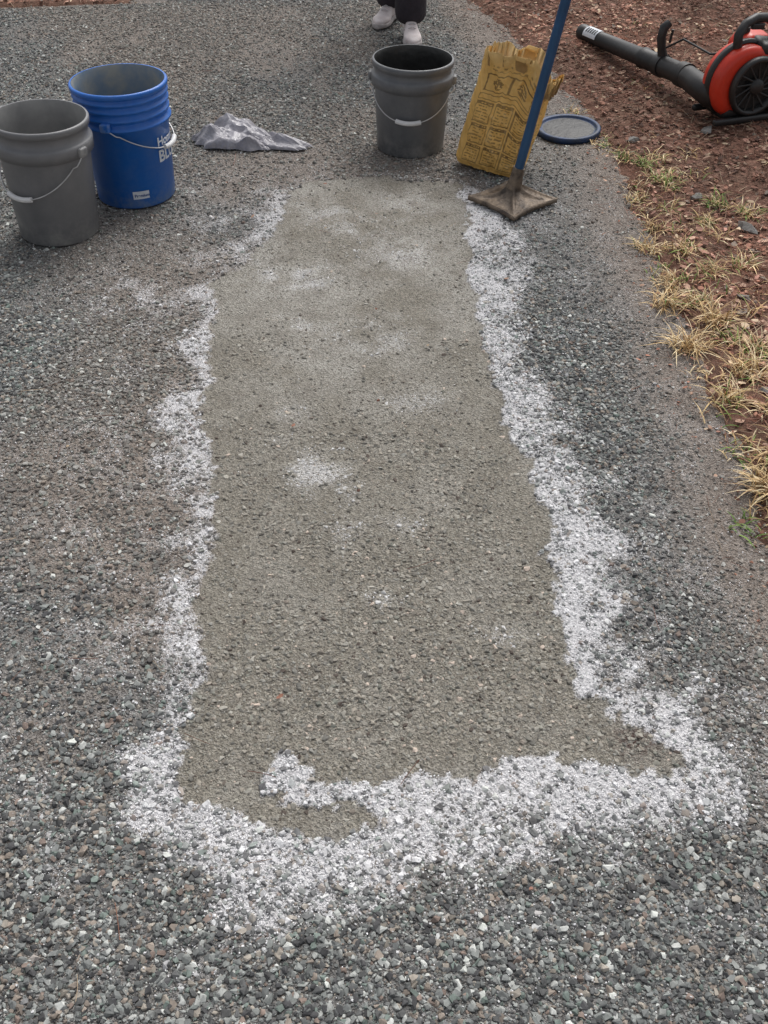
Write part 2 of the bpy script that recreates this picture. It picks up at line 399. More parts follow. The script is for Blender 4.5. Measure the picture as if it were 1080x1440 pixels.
idx=typ*4+rng.integers(0,4,n)
s=np.where(typ==0,rng.uniform(.012,.036,n),np.where(typ==1,rng.uniform(.03,.095,n),rng.uniform(.006,.024,n)))
s=s*(.5+.5*sst(-.1,.2,o))
c=LP[rng.choice(7,n,p=LW/LW.sum())]*rng.uniform(.75,1.3,n)[:,None]
big=fbm(x*2.3,y*2.3,95);c=c*(.65+.75*sst(.3,.7,big))[:,None]
z=np.maximum(hg(x,y),hd(x,y)-.04*sst(0,.16,o))+rng.uniform(.001,.012,n)
Pn=np.c_[x,y,z];Rn=np.c_[rng.uniform(-.4,.4,n),rng.uniform(-.4,.4,n),rng.uniform(0,6.28,n)]
Sn=np.c_[s,s,s]
m=150;x=rng.uniform(-1.6,.85,m);y=rng.uniform(.5,5.5,m);ty=rng.choice(3,m,p=[.15,.65,.2])
Pn=np.r_[Pn,np.c_[x,y,hd(x,y)+.011]];Rn=np.r_[Rn,np.c_[rng.uniform(-.3,.3,m),rng.uniform(-.3,.3,m),rng.uniform(0,6.28,m)]]
s=np.where(ty==0,rng.uniform(.010,.020,m),np.where(ty==1,rng.uniform(.03,.07,m),.012));Sn=np.r_[Sn,np.c_[s,s,s]]
c=np.r_[c,LP[rng.choice(7,m)]*.85];idx=np.r_[idx,ty*4+rng.integers(0,4,m)]
scatter('leaf_litter',Pn,Rn,Sn,c,idx,litc)

# loose rocks on the shoulder
M_rock=simple('rock_grey',(.24,.235,.225),(.13,.12,.11),20,.85,.5,90)
RB=[(.80,2.63,.05),(.86,2.55,.035),(1.23,3.15,.075),(1.28,2.98,.05),(1.12,3.4,.05),(1.02,2.2,.03),(.98,3.9,.05),(1.3,4.0,.06),(.83,2.1,.025),(1.1,2.7,.04),(1.42,3.5,.05)]
bm=bmesh.new()
for i,(rx,ry,rs) in enumerate(RB):
    t=stone_mesh('tmp',500+i,M_rock,.5,16);me=t.data
    me.transform(Matrix.Translation((rx,ry,float(hg(np.array(rx),np.array(ry)))+rs*.12))@Euler((.2,-.1,i)).to_matrix().to_4x4()@Matrix.Diagonal((rs*1.4,rs,rs,1)))
    bm.from_mesh(me);bpy.data.objects.remove(t)
me=bpy.data.meshes.new('rocks');bm.to_mesh(me);bm.free();me.materials.append(M_rock);link(bpy.data.objects.new('rocks',me))

# ---------------------------------------------------------------- grass
GV=[];GF=[];GC=[]
def blade(x,y,z,L,az,lean,col,w=.0022):
    b=len(GV);n=5;px,py,pz=x,y,z;ang=lean
    sx,sy=-math.sin(az)*w,math.cos(az)*w
    for i in range(n+1):
        k=1-(i/n)**1.6
        GV.append((px-sx*k,py-sy*k,pz));GV.append((px+sx*k+1e-4,py+sy*k,pz))
        GC.extend([col]*2)
        px+=math.cos(az)*math.sin(ang)*L/n;py+=math.sin(az)*math.sin(ang)*L/n;pz+=math.cos(ang)*L/n
        pz=max(pz,z+.003)
        ang=min(ang+random.uniform(.15,.42),1.75)
    for i in range(n):
        a=b+2*i;GF.append((a,a+1,a+3,a+2))
STR=[(.62,.44,.21),(.74,.56,.31),(.48,.32,.15),(.80,.66,.42),(.38,.24,.12)]
GRN=[(.12,.22,.04),(.18,.28,.06),(.26,.34,.09),(.09,.16,.03)]
def tuft(x,y,n,L,green,spread=.03,dirx=None):
    z=float(hg(np.array(x),np.array(y)))
    z=max(z,0)
    for i in range(n):
        a=random.uniform(0,6.283);r=spread*random.random()**.7
        az=random.uniform(0,6.283) if dirx is None else random.gauss(dirx,.9)
        col=random.choice(GRN) if random.random()<green else random.choice(STR)
        k=random.uniform(.7,1.2)
        blade(x+r*math.cos(a),y+r*math.sin(a),z,L*random.uniform(.45,1.1),az,random.uniform(.2,1.15),tuple(q*k for q in col)+(1,),random.uniform(.0012,.0026))
T=[(.87,3.03,50,.09,.05),(.92,3.18,40,.08,.1),(.86,2.67,70,.11,.04),(.90,2.80,40,.09,.05),(.87,2.43,90,.13,.03),(.98,2.55,80,.12,.05),(.95,2.66,50,.10,.15),(1.00,2.29,80,.12,.06),(1.05,2.40,60,.1,.15),
(.91,2.16,60,.11,.1),(1.02,2.10,50,.11,.08),(.92,1.81,110,.12,.02),(.97,1.90,80,.12,.03),(.97,1.74,60,.1,.05),(.83,1.665,16,.06,1.),(.98,3.66,60,.07,.7),(.93,3.74,45,.07,.65),(1.02,3.5,50,.08,.5),
(1.18,3.33,60,.08,.55),(1.26,3.25,50,.08,.4),(1.1,3.2,40,.08,.2),(.99,3.0,50,.09,.15),(1.04,2.85,50,.09,.15),(.9,3.4,40,.07,.2),(.86,3.9,30,.06,.4),(.80,4.25,25,.06,.1),(1.15,2.9,45,.09,.2),(1.16,2.1,60,.1,.1),(1.1,1.9,60,.1,.05)]
for t in T: tuft(t[0],t[1],int(t[2]*1.2),t[3]*.9,t[4],.045)
for i in range(85):
    yy=random.uniform(1.2,4.0);xe=float(np.interp(yy,RY,RX));xx=xe+abs(random.gauss(.0,.17))+.0
    tuft(xx,yy,random.randint(5,22),random.uniform(.04,.08),random.choice([.02,.05,.1,.6]),.05)
for i in range(50):
    tuft(random.uniform(1.1,2.6),random.uniform(1.6,5.5),random.randint(4,12),random.uniform(.03,.07),random.choice([.0,.4]),.05)
me=bpy.data.meshes.new('grass');me.from_pydata(GV,[],GF)
a=me.color_attributes.new('gcol','FLOAT_COLOR','POINT');a.data.foreach_set('color',np.array(GC,dtype=np.float32).ravel())
me.materials.append(attr_mat('grass_blades','gcol','GEOMETRY',.7,30,.3,0));link(bpy.data.objects.new('grass',me))

# ---------------------------------------------------------------- buckets
M_wire=simple('wire',(.6,.6,.6),(.45,.45,.45),20,.35,.05,80,.7)
M_grip=simple('white_grip',(.78,.78,.78),(.65,.65,.65),20,.5,.05)
def bucket(loc,rot,H,R,mat,matin,kind,grip_az,drop):
    e=empty('bucket',loc,rot)
    rb=R*.865
    def rr(z): return rb+(R*.985-rb)*z/H
    if kind=='skirt':
        zf=H*.80
        prof=[(0,.004),(rb-.012,.004),(rb-.006,0),(rb,.006),(rr(zf-.03),zf-.03),(rr(zf)+.001,zf-.022),(rr(zf)+.011,zf-.022),(rr(zf)+.012,zf+.012),(rr(zf)+.008,zf+.018),(rr(zf)+.001,zf+.02),
              (rr(H-.022),H-.022),(R+.003,H-.02),(R+.004,H-.004),(R+.001,H),(R-.004,H)]
    else:
        prof=[(0,.004),(rb-.012,.004),(rb-.006,0),(rb,.006)]
        zs=[H*.70,H*.775,H*.845,H*.91]
        for i,zf in enumerate(zs):
            w=.011 if i==0 else .007
            prof+=[(rr(zf)-.0,zf-.004),(rr(zf)+w,zf-.002),(rr(zf)+w,zf+.006),(rr(zf),zf+.009)]
        prof+=[(rr(H-.018),H-.018),(R+.005,H-.016),(R+.006,H-.004),(R+.002,H),(R-.003,H)]
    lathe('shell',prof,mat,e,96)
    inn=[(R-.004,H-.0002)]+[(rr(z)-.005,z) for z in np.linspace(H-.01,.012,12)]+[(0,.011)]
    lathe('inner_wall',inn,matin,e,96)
    ze=H*.79 if kind=='skirt' else H*.74
    az=rad(grip_az);pts=[]
    for i in range(61):
        t=i/60;th=az-math.pi/2+math.pi*t;s=math.sin(math.pi*t)
        z=ze-drop*s**.85
        r=max(rr(z)+.006, rr(ze)+.016 if s<.25 else 0)
        r+= .008*s
        pts.append((r*math.cos(th),r*math.sin(th),z))
    tube('bail',pts,.0021,M_wire,e)
    g=pts[24:37];tube('grip',g,.0085,M_grip,e,res=5)
    for sgn in (-1,1):
        a=az+sgn*math.pi/2
        rbox('ear',(.022,.034,.03),((rr(ze)+.012)*math.cos(a),(rr(ze)+.012)*math.sin(a),ze),(0,0,a),mat,e,.006)
    return e,rr
GREYD=(.42,.41,.39)
M_g1=simple('grey_plastic',(.165,.167,.174),(.195,.197,.204),5,.42,.05,40,dust=GREYD,dusth=.10)
M_g1i=simple('grey_plastic_inside',(.19,.19,.19),(.30,.295,.285),9,.55,.1,30)
M_g2=simple('dark_grey_plastic',(.115,.121,.130),(.145,.151,.160),6,.42,.05,40,dust=GREYD,dusth=.08)
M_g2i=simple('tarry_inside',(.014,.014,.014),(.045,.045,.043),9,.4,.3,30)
M_b=simple('blue_plastic',(.010,.125,.50),(.014,.15,.56),5,.36,.05,40,dust=(.3,.36,.42),dusth=.08)
M_bi=simple('blue_plastic_dusty_inside',(.09,.17,.28),(.30,.30,.28),9,.7,.1,30)
bucket((-1.105,3.17,.002),(0,rad(2.2),0),.385,.150,M_g1,M_g1i,'skirt',-117,.135)
eb,rrb=bucket((-.895,3.46,.002),(0,0,0),.40,.158,M_b,M_bi,'ridges',-10,.10)
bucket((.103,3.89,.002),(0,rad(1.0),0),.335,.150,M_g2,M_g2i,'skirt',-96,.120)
M_label=simple('white_print',(.72,.75,.78),(.6,.64,.7),60,.6,.02)
M_lblue=simple('blue_print',(.02,.08,.3),None,60,.6,.02)
def wrap_text(txt,size,az0,z0,mat,parent,rf,off=.0015):
    cu=bpy.data.curves.new('t','FONT');cu.body=txt;cu.size=size;cu.extrude=0;cu.offset=size*.028
    to=bpy.data.objects.new('t',cu);S.collection.objects.link(to)
    dg=bpy.context.evaluated_depsgraph_get();me=bpy.data.meshes.new_from_object(to.evaluated_get(dg))
    bpy.data.objects.remove(to)
    for v in me.vertices:
        x,z=v.co.x,v.co.y+z0;r=rf(z)+off;a=az0+x/r
        v.co=(r*math.cos(a),r*math.sin(a),z)
    me.materials.clear();me.materials.append(mat);o=bpy.data.objects.new('lettering',me);link(o,parent)
wrap_text('Home',.042,rad(-36),.205,M_label,eb,rrb)
wrap_text('BLUE',.056,rad(-36),.150,M_label,eb,rrb)
v=[];f=[]
for j in range(9):
    a=rad(-82)+j*rad(2.9)
    for z in (.038,.066): r=rrb(z)+.0012;v.append((r*math.cos(a),r*math.sin(a),z))
for j in range(8): f.append((2*j,2*j+2,2*j+3,2*j+1))
mobj('label',v,f,M_label,eb)
wrap_text('Premium',.0145,rad(-80),.046,M_lblue,eb,rrb,.0022)

# ---------------------------------------------------------------- bucket lid on the ground
e=empty('bucket_lid',(.745,4.03,.014),(rad(1),rad(-1),0));e.scale=(.86,.86,.86)
M_tar=simple('dried_sealer',(.010,.010,.011),(.045,.045,.045),14,.5,.5,50)
M_lid=simple('lid_blue',(.010,.040,.13),(.02,.03,.05),14,.5,.05)
lathe('rim',[(.118,.006),(.128,.005),(.13,.012),(.134,.016),(.146,.017),(.151,.012),(.151,-.008),(.146,-.008)],M_lid,e,80)
lathe('panel',[(0,.009),(.05,.0095),(.09,.0085),(.119,.0065)],M_tar,e,80)

# ---------------------------------------------------------------- tamper
e=empty('hand_tamper',(.457,3.375,.010),(0,0,rad(41)))
n=81;h=.112;v=[];f=[]
for top in (1,0):
    for j in range(n):
        for i in range(n):
            x=-h+2*h*i/(n-1);y=-h+2*h*j/(n-1)
            cx=x*(1-.10*(1-(y/h)**2));cy=y*(1-.10*(1-(x/h)**2))
            r=math.hypot(cx,cy);cr=.010+.060*math.exp(-((r/.033)**1.25))
            rib=.022*math.exp(-(min(abs(x-y),abs(x+y))/1.41/.008)**2)*max(0,1-r/.15)**1.1
            ed=min(h-abs(x),h-abs(y));lip=.006*math.exp(-(ed/.007)**2)
            v.append((cx,cy,(cr+rib+lip if top else 0)))
for j in range(n-1):
    for i in range(n-1):
        a=j*n+i;f.append((a,a+1,a+n+1,a+n));b=a+n*n;f.append((b,b+n,b+n+1,b+1))
ring=[i for i in range(n)]+[j*n+n-1 for j in range(1,n)]+[(n-1)*n+i for i in range(n-2,-1,-1)]+[j*n for j in range(n-2,0,-1)]
for q in range(len(ring)):
    a,b=ring[q],ring[(q+1)%len(ring)];f.append((a,a+n*n,b+n*n,b))
M_cast=simple('cast_iron_worn',(.065,.050,.040),(.24,.185,.135),26,.5,.5,70,.3)
mobj('plate',v,f,M_cast,e)
lean=rad(10.2)
p0=Vector((0,0,.05));dirw=Vector((math.sin(lean),-.005,math.cos(lean)));Rz=Matrix.Rotation(rad(-41),3,'Z');dl=Rz@dirw
tube('socket',[p0-dl*.0,p0+dl*.04,p0+dl*.075],.024,M_cast,e,[1.15,.95,.85])
M_pole=simple('blue_painted_pole',(.010,.058,.14),(.016,.08,.19),10,.4,.05,40)
tube('pole',[p0+dl*.06,p0+dl*1.12],.0165,M_pole,e)
M_rub=simple('black_rubber',(.02,.02,.02),None,10,.7,.1)
tube('hand_grip',[p0+dl*1.0,p0+dl*1.16],.021,M_rub,e)

# ---------------------------------------------------------------- paper sack
def sack():
    e=empty('paper_sack',(.402,3.70,.010),(rad(-4),rad(7),rad(-24)))
    W,D,H=.245,.160,.445;nu,nv=280,280
    U,V=np.meshgrid(np.arange(nu)/nu,np.linspace(0,1,nv))
    per=2*(W+D);s=U*per
    px=np.where(s<W,-W/2+s,np.where(s<W+D,W/2,np.where(s<2*W+D,W/2-(s-W-D),-W/2)))
    py=np.where(s<W,-D/2,np.where(s<W+D,-D/2+(s-W),np.where(s<2*W+D,D/2,D/2-(s-2*W-D))))
    rx=px/(W/2);ry=py/(D/2);q=(np.abs(rx)**6+np.abs(ry)**6)**(1/6);rx=rx/q;ry=ry/q
    dep=1-.30*sst(.70,1.0,V);wid=1+.02*np.sin(V*3)+.05*sst(.8,1,V)
    bot=.92+.08*sst(0,.05,V)
    bulge=1+.12*np.sin(math.pi*np.clip(V/.85,0,1))
    x=rx*W/2*wid*bot;y=ry*D/2*dep*bulge*bot
    gus=(np.abs(rx)>.96)*sst(.35,1,V)*.018*(1-np.abs(ry));x=x-np.sign(rx)*gus
    ang=2*math.pi*U
    def cyl(fx,fy,sd,o=4): return fbm(np.cos(ang)*fx+20,np.sin(ang)*fx+V*fy+20,sd,o)
    nz=cyl(5,9,201)-.5;rg=1-np.abs(cyl(3,7,203,3)-.5)*6
    rg2=1-np.abs(cyl(4,14,233,2)-.5)*7
    amp=.006+.016*sst(.7,1,V)
    disp=nz*amp*1.4+np.clip(rg,0,1)*.004+np.clip(rg2,0,1)*.003
    nrm=np.hypot(x,y)+1e-6
    x=x+x/nrm*disp;y=y+np.sign(y)*np.abs(y/nrm)*disp*1.3
    topH=H*(1-.13*cyl(3,0,205,3)-.12*sst(.1,.8,rx))
    z=V*topH+(cyl(5,6,207,3)-.5)*.010*V
    y=y-.02*sst(.75,1,V);x=x+z*.105+.025*sst(.75,1,V)*(rx>0)
    co=np.stack([x,y,z],-1).reshape(-1,3)
    tan=np.array((.72,.43,.125));ink=np.array((.13,.075,.028));col=np.ones(U.shape+(3,))*tan
    col*=(.84+.32*cyl(3,5,209))[...,None]
    def rect(u0,u1,v0,v1): return (U>u0)&(U<u1)&(V>v0)&(V<v1)
    uw=W/per;inkm=np.zeros(U.shape)
    def panel(u0,u1,v0,v1,head=True,rows=5):
        b=.005;m=rect(u0,u1,v0,v1)&~rect(u0+b,u1-b,v0+b*1.7,v1-b*1.7);inkm[m]=.8
        if head:
            hh=rect(u0,u1,v1-.028,v1);inkm[hh]=.85
            w=hsh(np.floor(U*200),np.floor(V*3),7)>.6;inkm[hh&w&rect(u0+.01,u1-.01,v1-.020,v1-.009)]=.0
        r=(V-v0)/(v1-v0-.035)*rows
        line=((r%1)>.4)&((r%1)<.85)&(r<rows)
        w=hsh(np.floor(U*170),np.floor(r),int(v0*100))>.35
        inkm[line&w&rect(u0+.012,u1-.012,v0+.014,v1-.035)]=.7
    a0,a1=.03*uw/.3,uw*.97
    for c in range(3):
        u0=a0+(a1-a0)*c/3+.004;u1=a0+(a1-a0)*(c+1)/3-.004
        panel(u0,u1,.05,.21);panel(u0,u1,.225,.40);panel(u0,u1,.415,.60,True,6)
    panel(a0+.004,a1-.004,.615,.665,False,2)
    for c in range(2):
        cu=a0+(a1-a0)*(.27+.42*c);cv=.755
        m=rect(cu-.055,cu+.055,cv-.07,cv+.07)&~rect(cu-.050,cu+.050,cv-.060,cv+.060);inkm[m]=.9
        d=np.hypot((U-cu)*per,(V-cv)*H);inkm[(d<.020)&(hsh(np.floor(U*150),np.floor(V*110),3)>.35)]=.85
    for vv in (.855,.885): inkm[rect(a0+.03,a1-.03,vv,vv+.013)&(hsh(np.floor(U*120),np.floor(V*50),5)>.4)]=.7
    for vv in np.arange(.08,.8,.035): inkm[rect(uw+.02,uw+.13,vv,vv+.016)&(hsh(np.floor(U*200),np.floor(V*30),9)>.45)]=.5
    inkm*=(.65+.5*fbm(U*60,V*60,211))*(.85+.4*cyl(4,4,215))
    inkm=np.clip(inkm,0,1)
    col=col*(1-inkm[...,None])+ink*inkm[...,None]
    pale=np.clip(sst(.88,1,V)*.5+np.clip(rg,0,1)*.12+(cyl(6,9,213)>.68)*.2,0,1)[...,None];col=col*(1-pale)+np.array((.74,.53,.25))*pale
    i=np.arange(nu*nv).reshape(nv,nu);ir=np.roll(i,-1,1)
    F=np.stack([i[:-1],ir[:-1],ir[1:],i[1:]],-1).reshape(-1,4).tolist()
    cb=len(co);co=np.r_[co,[[0,0,.0]]]
    F+= [(cb,int(i[0,(j+1)%nu]),int(i[0,j])) for j in range(nu)]
    inner=co[i[-1]].copy();mx=inner[:,0].mean();inner[:,0]=(inner[:,0]-mx)*.95+mx;my=inner[:,1].mean();inner[:,1]=(inner[:,1]-my)*.8+my;inner[:,2]-=.06
    ib=len(co);co=np.r_[co,inner];F+=[(int(i[-1,j]),int(i[-1,(j+1)%nu]),ib+(j+1)%nu,ib+j) for j in range(nu)]
    cc=len(co);co=np.r_[co,[inner.mean(0)]];F+=[(ib+j,ib+(j+1)%nu,cc) for j in range(nu)]
    colf=np.r_[col.reshape(-1,3),[[.3,.2,.1]],np.ones((nu,3))*(.42,.28,.14),[[.2,.14,.08]]]
    o=mobj('sack_body',co,F,None,e)
    a=o.data.color_attributes.new('ccol','FLOAT_COLOR','POINT');a.data.foreach_set('color',np.c_[colf,np.ones(len(colf))].astype(np.float32).ravel())
    o.data.materials.append(attr_mat('printed_kraft_paper','ccol','GEOMETRY',.55,40,.15,.3))
sack()

# ---------------------------------------------------------------- crumpled plastic bag
def crumple():
    nx,ny=280,160
    U,V=np.meshgrid(np.linspace(-1,1,nx),np.linspace(-1,1,ny))
    x=U*np.sqrt(1-V*V/2);y=V*np.sqrt(1-U*U/2);r=np.hypot(x,y);a=np.arctan2(y,x)
    rim=1+.24*(fbm(np.cos(a)*2.4+5,np.sin(a)*2.4+5,301)-.5)*2+.05*np.sin(a*9+1)+.04*np.sin(a*17)
    half=.110-.035*sst(-.1,.9,x)
    px=x*.222*rim;py=y*half*rim
    rr_=random.Random(21);cre=np.zeros(x.shape)
    for i in range(70):
        an=rr_.gauss(1.2,.7);of=rr_.uniform(-.16,.16);fq=rr_.uniform(30,95)
        c=(px*math.cos(an)+py*1.3*math.sin(an)+of)*fq+rr_.random()*6+1.2*vn(px*14,py*14,400+i)
        tri=1-2*np.abs(((c/3.14159)%2)-1)**.8
        loc=np.exp(-((px-rr_.uniform(-.2,.2))/.06)**2-((py-rr_.uniform(-.08,.08))/.045)**2)
        cre+=loc*tri*rr_.uniform(.005,.013)
    env=(1-np.clip(r,0,1)**3)**.75
    big=.066*(1-.35*sst(-.5,.7,x))*(.35+1.3*np.clip(fbm(px*9+3,py*12,303,3)-.1,0,1))
    z=env*big+cre*(1-np.clip(r,0,1)**6)
    z=np.maximum(z,.002)
    px=px+.06*sst(.6,1,x);py=py-.04*sst(.2,1,x)
    py=py-.30*z*sst(0,-1,y)
    e=empty('plastic_bag',(-.560,3.935,.009),(0,0,rad(-8)))
    o=fast_grid('film',px,py,z,parent=e)
    m=simple('grey_plastic_film',(.40,.39,.42),(.25,.24,.265),12,.25,.5,60)
    o.data.materials.append(m)
crumple()

# ---------------------------------------------------------------- leaf blower
M_red=simple('orange_red_plastic',(.68,.045,.018),(.57,.035,.015),8,.34,.04)
M_blk=simple('black_plastic',(.016,.016,.017),(.028,.028,.028),10,.45,.08,60)
M_blk2=simple('black_engine',(.03,.03,.03),(.012,.012,.012),30,.5,.4,80)
M_metal=simple('steel',(.4,.4,.4),None,20,.4,.1,60,.9)
def blower():
    gz=float(hg(np.array(1.45),np.array(4.2)))
    BL=Vector((1.425,4.13,gz+.012));K=1.15
    e=empty('leaf_blower',BL,(0,0,rad(18)));e.scale=(K,K,K)
    def vol(yy,k):
        out_=[]
        for j in range(48):
            a=2*math.pi*j/48;r=(.108+.018*((a/6.283+.35)%1))*k
            out_.append((r*math.cos(a),yy,.125+r*math.sin(a)))
        return out_
    rings=[vol(yy,k) for yy,k in ((-.055,.80),(-.052,.93),(-.042,1.0),(.03,1.0),(.045,.95),(.05,.8))]
    loft('fan_housing',rings,M_red,e)
    lathe('housing_band',[(.122,-.012),(.131,-.010),(.131,.010),(.122,.012)],M_blk,e,64,(0,.0,.125),(rad(90),0,0))
    ox=.022
    lathe('intake_ring',[(.094,0),(.100,.014),(.094,.028),(.084,.028),(.078,.004)],M_blk,e,48,(ox,-.052,.118),(rad(90),0,0))
    lathe('intake_back',[(0,.002),(.082,.002)],M_blk2,e,48,(ox,-.054,.118),(rad(90),0,0))
    lathe('intake_hub',[(0,.034),(.022,.032),(.030,.020),(.030,0)],M_blk,e,32,(ox,-.052,.118),(rad(90),0,0))
    for i in range(14):
        a=2*math.pi*i/14
        tube('slat',[(ox+.024*math.cos(a),-.072,.118+.024*math.sin(a)),(ox+.090*math.cos(a+.35),-.074,.118+.090*math.sin(a+.35))],.0036,M_blk,e,res=2)
    rbox('engine',(.13,.12,.15),(.095,.07,.12),(0,0,0),M_blk2,e,.02)
    for i in range(6): rbox('cooling_fin',(.14,.13,.004),(.098,.07,.075+.018*i),(0,0,0),M_metal if i%2 else M_blk2,e,.001,1)
    rbox('engine_cover',(.15,.12,.070),(.06,.055,.225),(rad(6),rad(8),0),M_red,e,.026,4,(.75,.75))
    rbox('top_duct',(.10,.09,.05),(.075,-.010,.225),(rad(8),rad(10),0),M_blk,e,.018,3)
    rbox('side_cover',(.075,.10,.10),(.155,-.005,.150),(0,rad(8),0),M_blk,e,.026,4)
    rbox('side_panel',(.05,.012,.06),(.150,-.058,.150),(0,rad(8),0),M_red,e,.005,3)
    for i in range(4): rbox('vent_slot',(.052,.006,.007),(.150,-.066,.128+.015*i),(0,rad(8),0),M_blk,e,.002,1)
    rbox('air_filter',(.08,.06,.08),(.135,-.050,.06),(0,0,0),M_blk,e,.02)
    lathe('fuel_cap',[(0,.02),(.018,.02),(.02,.016),(.02,0)],M_blk,e,24,(.02,.06,.258))
    rbox('fuel_tank',(.21,.13,.05),(.03,.01,.028),(0,0,0),M_blk,e,.02)
    rbox('foot',(.26,.022,.022),(.01,-.072,.010),(0,0,0),M_blk,e,.008)
    rbox('foot',(.24,.022,.022),(.01,.08,.010),(0,0,0),M_blk,e,.008)
    pts=[(-.045,-.01,.235),(-.05,-.01,.275),(-.025,0,.305),(.02,.01,.318),(.07,.02,.312),(.115,.03,.29),(.145,.035,.25),(.14,.04,.20)]
    P2=[]
    for i in range(len(pts)-1):
        for t in (0,.5): P2.append(tuple(np.array(pts[i])*(1-t)+np.array(pts[i+1])*t))
    P2.append(pts[-1]);tube('top_handle',P2,.0155,M_blk,e)
    rbox('trigger',(.05,.014,.02),(.03,.005,.292),(0,rad(4),0),M_blk,e,.005)
    tube('spark_lead',[(.10,-.01,.19),(.14,-.05,.2),(.17,-.03,.16),(.14,.02,.12)],.004,M_blk,e)
    Ri=Matrix.Rotation(rad(-18),3,'Z')
    A=Ri@(Vector((1.275,4.36,.115))-BL)/K;B=Ri@(Vector((.965,5.16,.055))-BL)/K
    O=Vector((-.02,.0,.075));Kp=Vector((-.10,.02,.08))
    tube('outlet',[O,Kp,Kp*.5+A*.5,A],.044,M_blk,e,[1.15,1.05,.95,.9])
    d=(B-A).normalized();Lt=(B-A).length
    tube('clamp',[A-d*.01,A+d*.03],.044,M_blk,e)
    q=[A+d*Lt*t for t in (0,.03,.35,.37,.40,.95,.955,1.0)]
    tube('blower_tube',q,.038,M_blk,e,[1.0,.98,.93,1.05,.86,.76,.84,.84],res=8)
    c0=A+d*Lt*.80;c1=A+d*Lt*.93
    side=d.cross(Vector((0,0,1))).normalized();up=side.cross(d).normalized()
    tgt=(Ri@Vector((-.6,-.6,.6)))
    sg=1 if side.dot(tgt)>0 else -1
    def strip(name,q0,q1,a0,a1,off,mat):
        v=[];f=[]
        for j in range(9):
            a=a0+(a1-a0)*j/8
            dirn=up*math.cos(a)+side*sg*math.sin(a)
            for c in (q0,q1): v.append(c+dirn*off)
        for j in range(8): f.append((2*j,2*j+1,2*j+3,2*j+2))
        mobj(name,v,f,mat,e)
    strip('label',c0,c1,rad(-20),rad(85),.0325,M_label)
    for k in range(5):
        strip('letter_bar',c0+(c1-c0)*(.10+.17*k),c0+(c1-c0)*(.18+.17*k),rad(15),rad(55),.0340,M_blk)
    G=A+d*.16
    gr=[G+Vector((0,0,.03)),G+Vector((-.01,0,.06)),G+Vector((-.020,.0,.10)),G+Vector((-.016,0,.135)),G+Vector((.004,0,.15))]
    tube('control_grip',gr,.016,M_blk,e,[1.2,1,1.05,1.1,.9]);tube('grip_clamp',[G-d*.02,G+d*.02],.041,M_blk,e)
    tube('throttle_lever',[G+Vector((.02,0,.08)),G+Vector((.024,0,.125))],.005,M_blk,e)
    tube('throttle_cable',[G+Vector((0,0,.06)),G+Vector((.05,-.04,.10)),G*.4+Vector((0,0,.14)),Vector((.02,.03,.2))],.004,M_blk,e)
blower()

